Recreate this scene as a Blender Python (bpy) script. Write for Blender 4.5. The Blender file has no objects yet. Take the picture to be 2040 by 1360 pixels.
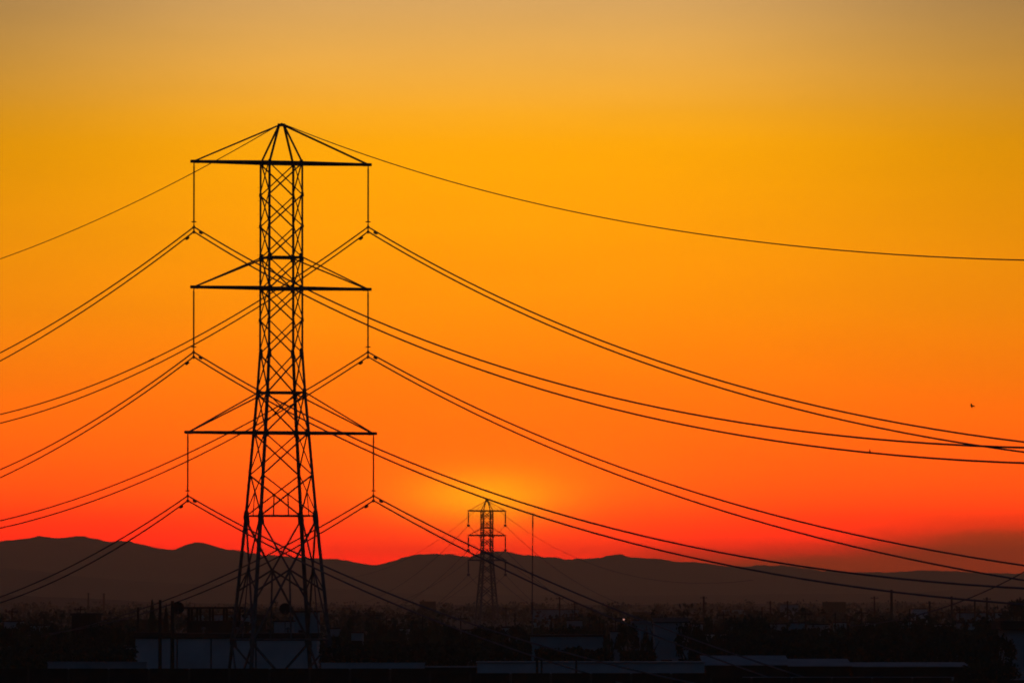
import bpy, bmesh, math, random
import numpy as np
from mathutils import Vector, Matrix, noise

scene = bpy.context.scene
COL = scene.collection
rnd = random.Random(7)

# ------------------------------------------------------------------ camera
F = 13500.0            # focal length in photograph pixels (2040 wide): a 238 mm lens
CAM_Z = 7.0
HORIZON = 1195.0       # photograph row of the horizon
PITCH = math.atan((HORIZON - 680.0) / F)
cd = bpy.data.cameras.new('camera')
cd.sensor_width = 36.0
cd.lens = F / 2040.0 * 36.0
cd.clip_start = 1.0
cd.clip_end = 60000.0
cam = bpy.data.objects.new('camera', cd)
cam.location = (0, 0, CAM_Z)
cam.rotation_euler = (math.pi / 2 + PITCH, 0, 0)
COL.objects.link(cam)
scene.camera = cam


def ray(u, v):
    dx, dy = (u - 1020.0) / F, (680.0 - v) / F
    return Vector((dx, math.cos(PITCH) - dy * math.sin(PITCH), math.sin(PITCH) + dy * math.cos(PITCH)))


def P(u, v, Y):
    """the place, at distance Y, that the photograph shows at pixel u, v"""
    r = ray(u, v)
    return Vector((0, 0, CAM_Z)) + r * (Y / r.y)


def X(u, Y):
    return P(u, HORIZON, Y).x


def Z(v, Y):
    return P(1020, v, Y).z


def elev(v):
    r = ray(1020, v)
    return math.asin(r.z / r.length)


# ------------------------------------------------------------------ world
SUN_AZ = math.atan2(ray(965, 1000).x, 1.0)
SUN_EL = math.radians(0.1)


def lin(c):
    return tuple((x / 255 / 12.92) if x <= 10 else ((x / 255 + 0.055) / 1.055) ** 2.4 for x in c)


# air between the camera and the sky: what the haze takes away, the sky behind it has in excess
HAZE_DENSITY = 1.35e-4
HAZE_TOP = 126.0
HAZE_J = (0.07, 0.02, 0.012)


def through(c, v):
    e = max(elev(v), math.radians(0.3))
    T_ = math.exp(-HAZE_DENSITY * min(16000, (HAZE_TOP - CAM_Z) / math.sin(e)))
    return tuple(max(0.0, (a - j * (1 - T_)) / T_) for a, j in zip(lin(c), HAZE_J))


world = bpy.data.worlds.new('World')
scene.world = world
world.use_nodes = True
nt = world.node_tree
nt.nodes.clear()


def N(t, **kw):
    n = nt.nodes.new(t)
    for k, v in kw.items():
        setattr(n, k, v)
    return n


def M(op, a, b=None, c=None, clamp=False):
    n = N('ShaderNodeMath', operation=op, use_clamp=clamp)
    for i, x in enumerate((a, b, c)):
        if x is None:
            continue
        if isinstance(x, (int, float)):
            n.inputs[i].default_value = x
        else:
            nt.links.new(x, n.inputs[i])
    return n.outputs[0]


def smooth(x, a, b, lo=0.0, hi=1.0):
    n = N('ShaderNodeMapRange', interpolation_type='SMOOTHSTEP')
    for i, val in ((0, x), (1, a), (2, b), (3, lo), (4, hi)):
        if isinstance(val, (int, float)):
            n.inputs[i].default_value = val
        else:
            nt.links.new(val, n.inputs[i])
    return n.outputs[0]


def mixc(fac, a, b, blend='MIX'):
    n = N('ShaderNodeMix', data_type='RGBA', blend_type=blend)
    for i, val in ((0, fac), (6, a), (7, b)):
        if isinstance(val, (int, float)):
            n.inputs[i].default_value = val
        elif isinstance(val, tuple):
            n.inputs[i].default_value = (*val, 1.0)
        else:
            nt.links.new(val, n.inputs[i])
    return n.outputs[2]


tc = N('ShaderNodeTexCoord')
sep = N('ShaderNodeSeparateXYZ')
nt.links.new(tc.outputs['Generated'], sep.inputs[0])
dX, dY, dZ = sep.outputs
el = M('ARCSINE', dZ)
az = M('ARCTAN2', dX, dY)
caz = M('SUBTRACT', az, SUN_AZ)
aaz = M('ABSOLUTE', caz)
# dusk colours by height above the horizon, on the side where the sun has gone down
EL_MAX = math.radians(30)
ramp = N('ShaderNodeValToRGB')
stops = [(1195, (236, 30, 0)), (1120, (258, 40, 0)), (1080, (264, 48, 0)), (1040, (268, 57, 0)), (990, (280, 82, 0)),
         (930, (280, 95, 0)), (860, (272, 108, 0)), (760, (258, 122, 0)), (620, (255, 142, 0)), (480, (255, 155, 0)),
         (360, (255, 163, 2)), (290, (253, 166, 10)), (230, (248, 168, 32)), (160, (240, 170, 60)), (80, (228, 168, 80)),
         (0, (214, 163, 95)), (-250, (168, 132, 86)), (-800, (96, 78, 62)), (-1500, (58, 52, 50)), (-3200, (34, 36, 46)), (-6500, (22, 28, 42))]
cr = ramp.color_ramp
cr.interpolation = 'EASE'
cr.interpolation = 'LINEAR'
for i, (v, c) in enumerate(stops):
    pos = min(1.0, max(0.0, elev(v) / EL_MAX))
    e = cr.elements[i] if i < 2 else cr.elements.new(pos)
    e.position = pos
for e, (v, c) in zip(sorted(cr.elements, key=lambda q: q.position), stops):
    e.color = (*through(c, v), 1.0)
nt.links.new(M('DIVIDE', el, EL_MAX, clamp=True), ramp.inputs[0])
# the glow fades away from the sun's bearing
fall = M('EXPONENT', M('MULTIPLY', M('POWER', M('DIVIDE', aaz, math.radians(11.5)), 2.0), -1.0))
fall2 = M('EXPONENT', M('MULTIPLY', M('DIVIDE', aaz, math.radians(45)), -1.0))
bright = M('ADD', M('MULTIPLY', fall, 0.62), M('MULTIPLY', fall2, 0.42))
corner = M('MULTIPLY', smooth(el, math.radians(1.5), math.radians(6.2)), smooth(aaz, math.radians(1.2), math.radians(5.0)))
bright = M('MULTIPLY', bright, M('SUBTRACT', 1.0, M('MULTIPLY', corner, 0.43)))
glowcol = mixc(1.0, ramp.outputs[0], (1, 1, 1), 'MULTIPLY')
vs = N('ShaderNodeVectorMath', operation='SCALE')
nt.links.new(glowcol, vs.inputs[0])
nt.links.new(bright, vs.inputs['Scale'])
skycol = vs.outputs[0]
# bright patch where the sun went behind the smog
def patch(v, u, se, sa, amt, col):
    global skycol
    ge = M('DIVIDE', M('SUBTRACT', el, elev(v)), se / F)
    ga = M('DIVIDE', M('SUBTRACT', az, math.atan2(ray(u, v).x, 1)), sa / F)
    q = M('EXPONENT', M('MULTIPLY', M('ADD', M('MULTIPLY', ge, ge), M('MULTIPLY', ga, ga)), -1.0))
    skycol = mixc(M('MULTIPLY', q, amt), skycol, through(col, v))


patch(985, 975, 120, 420, 0.45, (268, 122, 0))
patch(995, 966, 48, 145, 0.76, (268, 172, 4))
# uneven bands of thin smoke
nz = N('ShaderNodeTexNoise')
nz.inputs['Scale'].default_value = 1.0
nz.inputs['Detail'].default_value = 4.0
cmb = N('ShaderNodeCombineXYZ')
nt.links.new(M('MULTIPLY', az, 26.0), cmb.inputs[0])
nt.links.new(M('MULTIPLY', el, 170.0), cmb.inputs[1])
nt.links.new(cmb.outputs[0], nz.inputs['Vector'])
band = M('SUBTRACT', nz.outputs[0], 0.5)
# smog bank over the horizon, thickening to the sides
side = smooth(caz, 120 / F, 1150 / F)
side_l = smooth(M('MULTIPLY', caz, -1.0), 700 / F, 3000 / F)
top_el = M('ADD', M('ADD', elev(1112), M('MULTIPLY', side, (elev(1042) - elev(1112)))), M('MULTIPLY', side_l, 0.004))
top_el = M('ADD', top_el, M('MULTIPLY', band, 0.008))
smog = smooth(M('SUBTRACT', el, top_el), 48 / F, -52 / F)
amount = M('MAXIMUM', smooth(caz, 60 / F, 420 / F), M('MULTIPLY', side_l, 0.5))
smog = M('MULTIPLY', M('MULTIPLY', smog, amount), 0.97)
skycol = mixc(smog, skycol, through((134, 50, 0), 1080))
streak = M('ADD', 1.0, M('MULTIPLY', band, 0.10))
vs2 = N('ShaderNodeVectorMath', operation='SCALE')
nt.links.new(skycol, vs2.inputs[0])
nt.links.new(streak, vs2.inputs['Scale'])
skycol = vs2.outputs[0]
# the physical sky carries everything that is not the sunset glow
sky = N('ShaderNodeTexSky', sky_type='NISHITA')
sky.sun_disc = False
sky.sun_elevation = SUN_EL
sky.sun_rotation = SUN_AZ
sky.air_density = 1.0
sky.dust_density = 1.5
sky.ozone_density = 3.0
vs3 = N('ShaderNodeVectorMath', operation='SCALE')
nt.links.new(sky.outputs[0], vs3.inputs[0])
vs3.inputs['Scale'].default_value = 0.11
mask = M('MULTIPLY', smooth(el, math.radians(22), math.radians(7)), smooth(aaz, math.radians(120), math.radians(12)))
final = mixc(mask, vs3.outputs[0], skycol)
bg = N('ShaderNodeBackground')
bg.inputs['Strength'].default_value = 1.0
nt.links.new(final, bg.inputs['Color'])
wo = N('ShaderNodeOutputWorld')
nt.links.new(bg.outputs[0], wo.inputs['Surface'])

# ------------------------------------------------------------------ sun (already behind the mountains) and exposure
sl = bpy.data.lights.new('sun', 'SUN')
sl.energy = 0.03
sl.angle = math.radians(0.5)
sl.color = (1.0, 0.36, 0.1)
sun = bpy.data.objects.new('sun', sl)
sd = Vector((math.sin(SUN_AZ) * math.cos(SUN_EL), math.cos(SUN_AZ) * math.cos(SUN_EL), math.sin(SUN_EL)))
sun.rotation_euler = sd.to_track_quat('Z', 'Y').to_euler()
sun.location = (0, 300, 120)
COL.objects.link(sun)
vset = scene.view_settings
vset.view_transform = 'Standard'
vset.look = 'None'
vset.exposure = 0.0
vset.gamma = 1.0
vset.use_curve_mapping = False
scene.cycles.volume_bounces = 0
scene.cycles.max_bounces = 6
scene.cycles.filter_width = 1.8


# ------------------------------------------------------------------ helpers
def mat(name, col, rough=0.8, metal=0.0, var=0.25, scale=1.2, bump=0.15, col2=None, spec=0.3):
    m = bpy.data.materials.new(name)
    m.use_nodes = True
    t = m.node_tree
    b = t.nodes['Principled BSDF']
    b.inputs['Roughness'].default_value = rough
    b.inputs['Metallic'].default_value = metal
    b.inputs['Specular IOR Level'].default_value = spec
    co = t.nodes.new('ShaderNodeTexCoord')
    n1 = t.nodes.new('ShaderNodeTexNoise')
    n1.inputs['Scale'].default_value = scale
    n1.inputs['Detail'].default_value = 6
    t.links.new(co.outputs['Object'], n1.inputs['Vector'])
    r = t.nodes.new('ShaderNodeValToRGB')
    c2 = col2 or tuple(x * (1 - var) for x in col)
    r.color_ramp.elements[0].color = (*c2, 1)
    r.color_ramp.elements[1].color = (*col, 1)
    r.color_ramp.elements[0].position = 0.35
    r.color_ramp.elements[1].position = 0.65
    t.links.new(n1.outputs[0], r.inputs[0])
    t.links.new(r.outputs[0], b.inputs['Base Color'])
    if bump:
        n2 = t.nodes.new('ShaderNodeTexNoise')
        n2.inputs['Scale'].default_value = scale * 9
        t.links.new(co.outputs['Object'], n2.inputs['Vector'])
        bp = t.nodes.new('ShaderNodeBump')
        bp.inputs['Strength'].default_value = bump
        bp.inputs['Distance'].default_value = 0.05
        t.links.new(n2.outputs[0], bp.inputs['Height'])
        t.links.new(bp.outputs[0], b.inputs['Normal'])
    return m


STEEL = mat('weathered_steel', (0.16, 0.15, 0.14), 0.75, 0.0, 0.4, 2.0, 0.1)
CABLE = mat('cable_aluminium', (0.13, 0.12, 0.12), 0.7, 0.0, 0.3, 0.5, 0.0)
INSUL = mat('insulator_rubber', (0.10, 0.085, 0.08), 0.6)
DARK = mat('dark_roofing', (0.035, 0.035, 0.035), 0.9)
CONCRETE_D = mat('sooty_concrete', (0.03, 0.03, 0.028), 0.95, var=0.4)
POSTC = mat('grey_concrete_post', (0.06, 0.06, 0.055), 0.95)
WHITE = mat('white_render', (0.56, 0.57, 0.57), 0.9, var=0.22, scale=0.4)
PALE = mat('pale_render', (0.36, 0.38, 0.39), 0.9, var=0.2, scale=0.5)
TEAL = mat('faded_teal_render', (0.24, 0.36, 0.39), 0.9, var=0.2, scale=0.5)
ROOFP = mat('galvanised_sheet', (0.26, 0.28, 0.3), 0.7, var=0.3, scale=0.6)
GLASS = mat('dark_window_glass', (0.03, 0.035, 0.04), 0.15, var=0.1, bump=0, spec=0.5)
WOODP = mat('tarred_wood', (0.05, 0.042, 0.035), 0.9)
BARK = mat('bark', (0.055, 0.045, 0.035), 0.95)
LEAF = mat('foliage', (0.075, 0.095, 0.05), 0.85, var=0.5, scale=0.8, bump=0)
LEAF2 = mat('foliage_dark', (0.045, 0.065, 0.04), 0.85, var=0.5, scale=0.8, bump=0)
EARTH = mat('earth', (0.075, 0.07, 0.06), 0.95, col2=(0.04, 0.045, 0.035), scale=0.02, bump=0)
ROCK = mat('mountain_scrub', (0.085, 0.075, 0.06), 0.95, col2=(0.045, 0.05, 0.04), scale=0.004, bump=0)
FEATHER = mat('dark_feathers', (0.03, 0.028, 0.027), 0.8)


def glow_mat(name, col, strength):
    m = bpy.data.materials.new(name)
    m.use_nodes = True
    b = m.node_tree.nodes['Principled BSDF']
    b.inputs['Base Color'].default_value = (*col, 1)
    b.inputs['Emission Color'].default_value = (*col, 1)
    b.inputs['Emission Strength'].default_value = strength
    return m


def obj(name, verts, faces, m, parent=None, smooth_=False):
    me = bpy.data.meshes.new(name)
    me.from_pydata([tuple(v) for v in verts], [], faces)
    me.update()
    if smooth_:
        me.polygons.foreach_set('use_smooth', [True] * len(me.polygons))
    me.materials.append(m)
    o = bpy.data.objects.new(name, me)
    COL.objects.link(o)
    if parent is not None:
        o.parent = parent
    return o


def share(name, me, parent=None, loc=(0, 0, 0), rot=(0, 0, 0), sc=(1, 1, 1)):
    o = bpy.data.objects.new(name, me)
    COL.objects.link(o)
    o.parent = parent
    o.location, o.rotation_euler, o.scale = loc, rot, sc
    return o


def thing(name, loc, label, cat, group=None, rz=0.0):
    o = bpy.data.objects.new(name, None)
    o.empty_display_size = 0.5
    COL.objects.link(o)
    o.location = loc
    o.rotation_euler = (0, 0, rz)
    tag(o, label, cat, group)
    return o


def tag(o, label=None, cat=None, group=None, kind=None):
    if label: o['label'] = label
    if cat: o['category'] = cat
    if group: o['group'] = group
    if kind: o['kind'] = kind
    return o


ORD = ['first', 'second', 'third', 'fourth', 'fifth', 'sixth', 'seventh', 'eighth', 'ninth', 'tenth', 'eleventh', 'twelfth', 'thirteenth',
       'fourteenth', 'fifteenth', 'sixteenth', 'seventeenth', 'eighteenth', 'nineteenth', 'twentieth', 'twenty-first', 'twenty-second',
       'twenty-third', 'twenty-fourth', 'twenty-fifth', 'twenty-sixth', 'twenty-seventh', 'twenty-eighth', 'twenty-ninth', 'thirtieth']


class MB:
    def __init__(self):
        self.v, self.f = [], []

    def add(self, vs, fs):
        b = len(self.v)
        self.v += [tuple(x) for x in vs]
        self.f += [tuple(b + i for i in f) for f in fs]
        return self

    def box(self, x0, x1, y0, y1, z0, z1):
        vs = [(x, y, z) for z in (z0, z1) for y in (y0, y1) for x in (x0, x1)]
        return self.add(vs, [(0, 2, 3, 1), (4, 5, 7, 6), (0, 1, 5, 4), (2, 6, 7, 3), (0, 4, 6, 2), (1, 3, 7, 5)])

    def angle(self, p, q, w, toward, t=None):
        """an L section from p to q, flange width w, opening away from the axis 'toward'"""
        p, q = Vector(p), Vector(q)
        d = (q - p).normalized()
        t = t or w * 0.16
        a = Vector(toward) - p
        a = a - d * a.dot(d)
        if a.length < 1e-5:
            a = d.orthogonal()
        a.normalize()
        b = d.cross(a)
        e1 = (a + b).normalized()
        e2 = (a - b).normalized()
        prof = [(0, 0), (w, 0), (w, t), (t, t), (t, w), (0, w)]
        vs = []
        for base in (p, q):
            o = base - (e1 + e2) * (w * 0.3)
            vs += [o + e1 * x + e2 * y for x, y in prof]
        fs = [(i, (i + 1) % 6, 6 + (i + 1) % 6, 6 + i) for i in range(6)]
        fs += [(5, 4, 3, 2, 1, 0), (6, 7, 8, 9, 10, 11)]
        return self.add(vs, fs)

    def tube(self, pts, rads, n=6, cap=True):
        pts = [Vector(p) for p in pts]
        if isinstance(rads, (int, float)):
            rads = [rads] * len(pts)
        vs, fs = [], []
        up = None
        for i, p in enumerate(pts):
            d = (pts[min(i + 1, len(pts) - 1)] - pts[max(i - 1, 0)]).normalized()
            a = d.orthogonal().normalized() if up is None else (up - d * up.dot(d)).normalized()
            up = a
            b = d.cross(a)
            for k in range(n):
                an = 2 * math.pi * k / n
                vs.append(p + (a * math.cos(an) + b * math.sin(an)) * rads[i])
        for i in range(len(pts) - 1):
            for k in range(n):
                fs.append((i * n + k, i * n + (k + 1) % n, (i + 1) * n + (k + 1) % n, (i + 1) * n + k))
        if cap:
            fs.append(tuple(range(n - 1, -1, -1)))
            fs.append(tuple((len(pts) - 1) * n + k for k in range(n)))
        return self.add(vs, fs)

    def lathe(self, prof, n=12, c=(0, 0, 0)):
        vs, fs = [], []
        for r, z in prof:
            for k in range(n):
                an = 2 * math.pi * k / n
                vs.append((c[0] + r * math.cos(an), c[1] + r * math.sin(an), c[2] + z))
        for i in range(len(prof) - 1):
            for k in range(n):
                fs.append((i * n + k, i * n + (k + 1) % n, (i + 1) * n + (k + 1) % n, (i + 1) * n + k))
        fs.append(tuple(range(n - 1, -1, -1)))
        fs.append(tuple((len(prof) - 1) * n + k for k in range(n)))
        return self.add(vs, fs)

    def build(self, name, m, parent=None, smooth_=False):
        return obj(name, self.v, self.f, m, parent, smooth_)

    def mesh(self, name, m):
        me = bpy.data.meshes.new(name)
        me.from_pydata(self.v, [], self.f)
        me.update()
        me.materials.append(m)
        return me


# ------------------------------------------------------------------ ground and mountains
MOUNT_Y = 12000.0
gx = np.array([-7000, -3000, -1200, -500, -200, -60, 0, 60, 200, 500, 1200, 3000, 7000], float)
gy = np.array([-300, 0, 150, 300, 400, 500, 620, 800, 1100, 1600, 2600, 4500, 8000, 12000, 16000], float)
gv = [(x, y, 0.0) for y in gy for x in gx]
gf = [(j * len(gx) + i, j * len(gx) + i + 1, (j + 1) * len(gx) + i + 1, (j + 1) * len(gx) + i)
      for j in range(len(gy) - 1) for i in range(len(gx) - 1)]
tag(obj('ground', gv, gf, EARTH), kind='structure')

RIDGE = [(0, 1077), (30, 1075), (60, 1071), (80, 1067), (100, 1070), (120, 1071), (150, 1068), (170, 1068), (190, 1073),
         (220, 1079), (240, 1076), (260, 1078), (290, 1086), (320, 1092), (350, 1094), (365, 1086), (390, 1079), (410, 1081),
         (430, 1088), (450, 1093), (475, 1096), (520, 1104), (560, 1107), (640, 1112), (680, 1114), (720, 1122), (745, 1125),
         (780, 1118), (800, 1110), (830, 1104), (860, 1102), (900, 1103), (920, 1107), (937, 1109), (950, 1103), (970, 1098),
         (1000, 1097), (1040, 1104), (1080, 1108), (1110, 1109), (1125, 1114), (1160, 1112), (1190, 1111), (1215, 1105),
         (1240, 1104), (1260, 1110), (1300, 1111), (1340, 1117), (1400, 1120), (1440, 1127), (1480, 1128), (1510, 1125),
         (1560, 1126), (1580, 1128), (1640, 1137), (1700, 1140), (1760, 1139), (1800, 1137), (1840, 1135), (1900, 1137),
         (1960, 1140), (2040, 1142)]
ru = np.array([a for a, b in RIDGE], float)
rv = np.array([b for a, b in RIDGE], float)


def ridge_h(x):
    u = 1020 + F * x / MOUNT_Y
    if 0 <= u <= 2040:
        return Z(float(np.interp(u, ru, rv)) + 1.6 * noise.fractal(Vector((u * 0.07, 1.7, 0)), 0.9, 2.0, 4), MOUNT_Y)
    base = 78 if u < 0 else 50
    edge = Z(1077, MOUNT_Y) if u < 0 else Z(1142, MOUNT_Y)
    d = min(1.0, abs(u - (0 if u < 0 else 2040)) / 900)
    w = base + 55 * noise.fractal(Vector((x * 0.0012, 3.1, 0)), 1.0, 2.0, 5)
    return edge * (1 - d) + max(25, min(112, w)) * d


def range_mesh(name, ycrest, width, hfun, xs, m, rows, rough):
    vs, fs = [], []
    for x in xs:
        h = hfun(x)
        for (t, k) in rows:
            y = ycrest + t * width
            n = noise.fractal(Vector((x * 0.004, t * 3.0 + 11, ycrest)), 1.0, 2.0, 5)
            damp = min(1.0, (1 - k) * 2.2)
            z = h * k * (1 + rough * n * damp) if k > 0 else -0.5
            vs.append((x + n * 60 * damp, y, z))
    R = len(rows)
    for i in range(len(xs) - 1):
        for j in range(R - 1):
            fs.append((i * R + j, (i + 1) * R + j, (i + 1) * R + j + 1, i * R + j + 1))
    return tag(obj(name, vs, fs, m, smooth_=True), kind='structure')


xs_m = np.concatenate([np.linspace(-6500, -960, 120), np.linspace(-950, 950, 480), np.linspace(960, 6500, 120)])
ROWS = [(-1, 0), (-0.85, 0.12), (-0.7, 0.27), (-0.55, 0.42), (-0.4, 0.58), (-0.28, 0.70), (-0.18, 0.8), (-0.1, 0.89),
        (-0.04, 0.96), (0, 1), (0.1, 0.9), (0.4, 0.55), (1, 0)]
range_mesh('mountains', MOUNT_Y, 2400, ridge_h, xs_m, ROCK, ROWS, 0.35)


def foot_h(x):
    u = 1020 + F * x / 8200
    v = float(np.interp(u, [-900, 0, 150, 300, 470, 640, 830, 1010, 1200, 1450, 1700, 2040, 2600],
                        [1128, 1133, 1147, 1158, 1166, 1172, 1180, 1184, 1186, 1184, 1180, 1176, 1160]))
    v += 7 * noise.fractal(Vector((x * 0.006, 8.0, 0)), 1.0, 2.0, 5)
    return max(2.0, Z(v, 8200))


range_mesh('hills', 8200, 1300, foot_h, np.linspace(-4500, 4500, 500), ROCK, ROWS, 0.3)


def low_h(x):
    u = 1020 + F * x / 4600
    v = float(np.interp(u, [-900, -200, 0, 60, 130, 200, 270, 420, 700, 900, 1300, 2100, 2700],
                        [1176, 1181, 1184, 1186, 1189, 1193, 1197, 1201, 1204, 1204, 1203, 1198, 1190]))
    v += 2.2 * noise.fractal(Vector((x * 0.02, 2.0, 0)), 1.0, 2.0, 5)
    return max(0.8, Z(v, 4600))


range_mesh('low_rise', 4600, 700, low_h, np.linspace(-2600, 2600, 420), EARTH, ROWS, 0.25)

# ------------------------------------------------------------------ the large pylon
TY = 500.0
PHI = math.radians(17)
ARM = Vector((math.cos(PHI), math.sin(PHI), 0))
NRM = Vector((-math.sin(PHI), math.cos(PHI), 0))
TX = X(559.5, TY)


class Tower:
    """frame of a pylon: base at the origin of its own empty"""

    def __init__(self, root, base, levels, halves):
        self.root, self.base = root, base
        self.z, self.a = levels, halves

    def half(self, z):
        return float(np.interp(z, self.z, self.a))

    def corner(self, i, z):
        a = self.half(z)
        sx, sy = ((-1, -1), (1, -1), (1, 1), (-1, 1))[i]
        return ARM * (sx * a) + NRM * (sy * a) + Vector((0, 0, z))

    def axis(self, z):
        return Vector((0, 0, z))


def zt(v):
    return Z(v, TY)


base_t = Vector((TX, TY, 0))
root_t = thing('transmission_tower', base_t, 'large dark steel lattice pylon with three pairs of crossarms', 'pylon',
               'lattice pylons')
LV = [0.0, zt(1278), zt(1027), zt(862), zt(782), zt(703), zt(575), zt(325)]
HV = [3.3, 2.95, 2.14, 1.64, 1.46, 1.29, 1.27, 1.27]
T = Tower(root_t, base_t, LV, HV)


def member(name, p, q, w, parent=root_t, ax=None, m=STEEL):
    mid = (Vector(p) + Vector(q)) / 2
    return MB().angle(p, q, w, ax or Vector((0, 0, p[2])), None).build(name, m, parent)


# legs: one continuous angle each, with the bend
for i in range(4):
    mb = MB()
    for a, b, w in ((0.0, zt(1027), 0.245), (zt(1027), zt(782), 0.215), (zt(782), zt(700), 0.19), (zt(700), zt(322), 0.15)):
        mb.angle(T.corner(i, a), T.corner(i, b), w, T.axis(a))
    # concrete stub and base plate
    mb.build('leg', STEEL, root_t)
    c = T.corner(i, 0)
    MB().lathe([(0.55, -0.4), (0.55, 0.35), (0.4, 0.45)], 10, (c.x, c.y, 0)).build('footing', POSTC, root_t)


def face_pts(i, z):
    return T.corner(i, z), T.corner((i + 1) % 4, z)


def xpanel(z0, z1, w, strut=False, sub=False):
    for i in range(4):
        a0, b0 = face_pts(i, z0)
        a1, b1 = face_pts(i, z1)
        off = (a0 + b0) / 2
        off = Vector((off.x, off.y, 0)).normalized() * 0.05
        member('brace', a0 + off, b1 + off, w)
        member('brace', b0 - off, a1 - off, w)
        # crossing point of the two diagonals
        wa, wb = (b0 - a0).length, (b1 - a1).length
        t = wa / (wa + wb)
        c = a0.lerp(b1, t)
        if strut:
            member('strut', c, (a0 + b0) / 2, w * 0.75)
        if sub:
            zm = z0 + (z1 - z0) * 0.40
            am, bm = face_pts(i, zm)
            member('strut', c, am, w * 0.75)
            member('strut', c, bm, w * 0.75)


VP = [325, 388, 450, 513, 575, 637, 703, 782, 862, 945, 1027]
for k in range(len(VP) - 1):
    w = 0.088 if VP[k + 1] < 720 else 0.096
    xpanel(zt(VP[k + 1]), zt(VP[k]), w, strut=(VP[k] == 945))
xpanel(zt(1275), zt(1031), 0.13, strut=True, sub=True)
for v, w in ((1273, 0.11), (1027, 0.085), (782, 0.11), (513, 0.11), (862, 0.15), (575, 0.15), (325, 0.15)):
    for i in range(4):
        a, b = face_pts(i, zt(v))
        member('girt', a, b, w)
# spread bracing down to the footings
for i in range(4):
    a, b = face_pts(i, zt(1280))
    f0, f1 = face_pts(i, 0.1)
    member('brace', a, (f0 + f1) / 2 + Vector((0, 0, 0.4)), 0.14)
    member('brace', b, (f0 + f1) / 2 + Vector((0, 0, 0.4)), 0.14)


def plate(c, out, w, h, parent=root_t, name='gusset_plate', t=0.03):
    """flat plate lying in the plane whose normal is out"""
    out = Vector(out).normalized()
    s = Vector((0, 0, 1)).cross(out).normalized()
    vs = []
    for dz, ds in ((-h, -w), (-h * 0.55, -w * 1.0), (h, -w * 0.6), (h, w * 0.6), (h * 0.1, w), (-h, w * 0.7)):
        vs.append(Vector(c) + s * ds + Vector((0, 0, dz)))
    n = len(vs)
    vs = [v + out * t for v in vs] + [v - out * t for v in vs]
    fs = [tuple(range(n)), tuple(range(2 * n - 1, n - 1, -1))] + [(i, n + i, n + (i + 1) % n, (i + 1) % n) for i in range(n)]
    return MB().add(vs, fs).build(name, STEEL, parent)


for v, w, h in ((513, 0.19, 0.30), (575, 0.17, 0.26), (703, 0.16, 0.34), (782, 0.17, 0.3), (862, 0.17, 0.3), (1030, 0.24, 0.5),
                (1277, 0.28, 0.45), (325, 0.16, 0.22)):
    for i in range(4):
        c = T.corner(i, zt(v))
        ins = Vector((-c.x, -c.y, 0)).normalized() * 0.1
        plate(c + ins, NRM, w, h)
for v in (388, 450, 637, 945):
    for i in range(4):
        c = T.corner(i, zt(v))
        plate(c, NRM, 0.11, 0.16)
# climbing pegs on the leg to the left
mb = MB()
c0 = 3
for k in range(70):
    z = 3.5 + k * 0.5
    if z > zt(330):
        break
    c = T.corner(c0, z)
    s = -1 if k % 2 else 1
    mb.tube([c, c + ARM * (-0.22 if s > 0 else 0.0) + NRM * (0.22 if s < 0 else 0)], 0.012, 4)
tag(mb.build('climbing_pegs', STEEL, root_t), kind='stuff')


def crossarm(v_arm, v_tie, r_tip, side, T=T, root=root_t, lacing=True, apex=None, zf=zt, cw=0.15):
    """one arm: two chords from the body to the tip, lacing between them, two ties from above"""
    z = zf(v_arm)
    s = 1 if side > 0 else -1
    ci = (1, 2) if s > 0 else (0, 3)
    tip = ARM * (s * r_tip) + Vector((0, 0, z))
    arm = MB()
    pn, pf = T.corner(ci[0], z), T.corner(ci[1], z)
    tn, tf = tip - NRM * 0.10, tip + NRM * 0.10
    arm.angle(pn, tn, cw, pf)
    arm.angle(pf, tf, cw, pn)
    ob = arm.build('crossarm', STEEL, root)
    if lacing:
        K = 5
        for k in range(K):
            a = pn.lerp(tn, k / K)
            b = pf.lerp(tf, (k + 1) / K)
            c = pf.lerp(tf, k / K)
            l = MB().angle(a, b, 0.09, c).build('lacing', STEEL, ob)
            if k:
                MB().angle(a, c, 0.09, b).build('lacing', STEEL, ob)
    # tip plate that carries the insulator
    e = ARM * (s * 0.25)
    q = MB()
    q.add([tip - ARM * (s * .35) + Vector((0, 0, 0.13)) + NRM * .12, tip + e + Vector((0, 0, .11)) + NRM * .12,
           tip + e + Vector((0, 0, -.10)) + NRM * .12, tip - ARM * (s * .35) + Vector((0, 0, -.13)) + NRM * .12,
           tip - ARM * (s * .35) + Vector((0, 0, 0.13)) - NRM * .12, tip + e + Vector((0, 0, .11)) - NRM * .12,
           tip + e + Vector((0, 0, -.10)) - NRM * .12, tip - ARM * (s * .35) + Vector((0, 0, -.13)) - NRM * .12],
          [(0, 1, 2, 3), (7, 6, 5, 4), (0, 4, 5, 1), (1, 5, 6, 2), (2, 6, 7, 3), (3, 7, 4, 0)])
    q.build('tip_plate', STEEL, ob)
    for n_, i in ((-1, ci[0]), (1, ci[1])):
        top = T.corner(i, zf(v_tie)) if apex is None else apex + ARM * (s * 0.12) + NRM * (n_ * 0.1)
        tw = 0.11 if apex is None else 0.13
        MB().angle(top, tip + NRM * (n_ * 0.09) - ARM * (s * 0.15) + Vector((0, 0, .08)), tw, T.axis(z)).build('tie', STEEL, root)
    return tip


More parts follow.
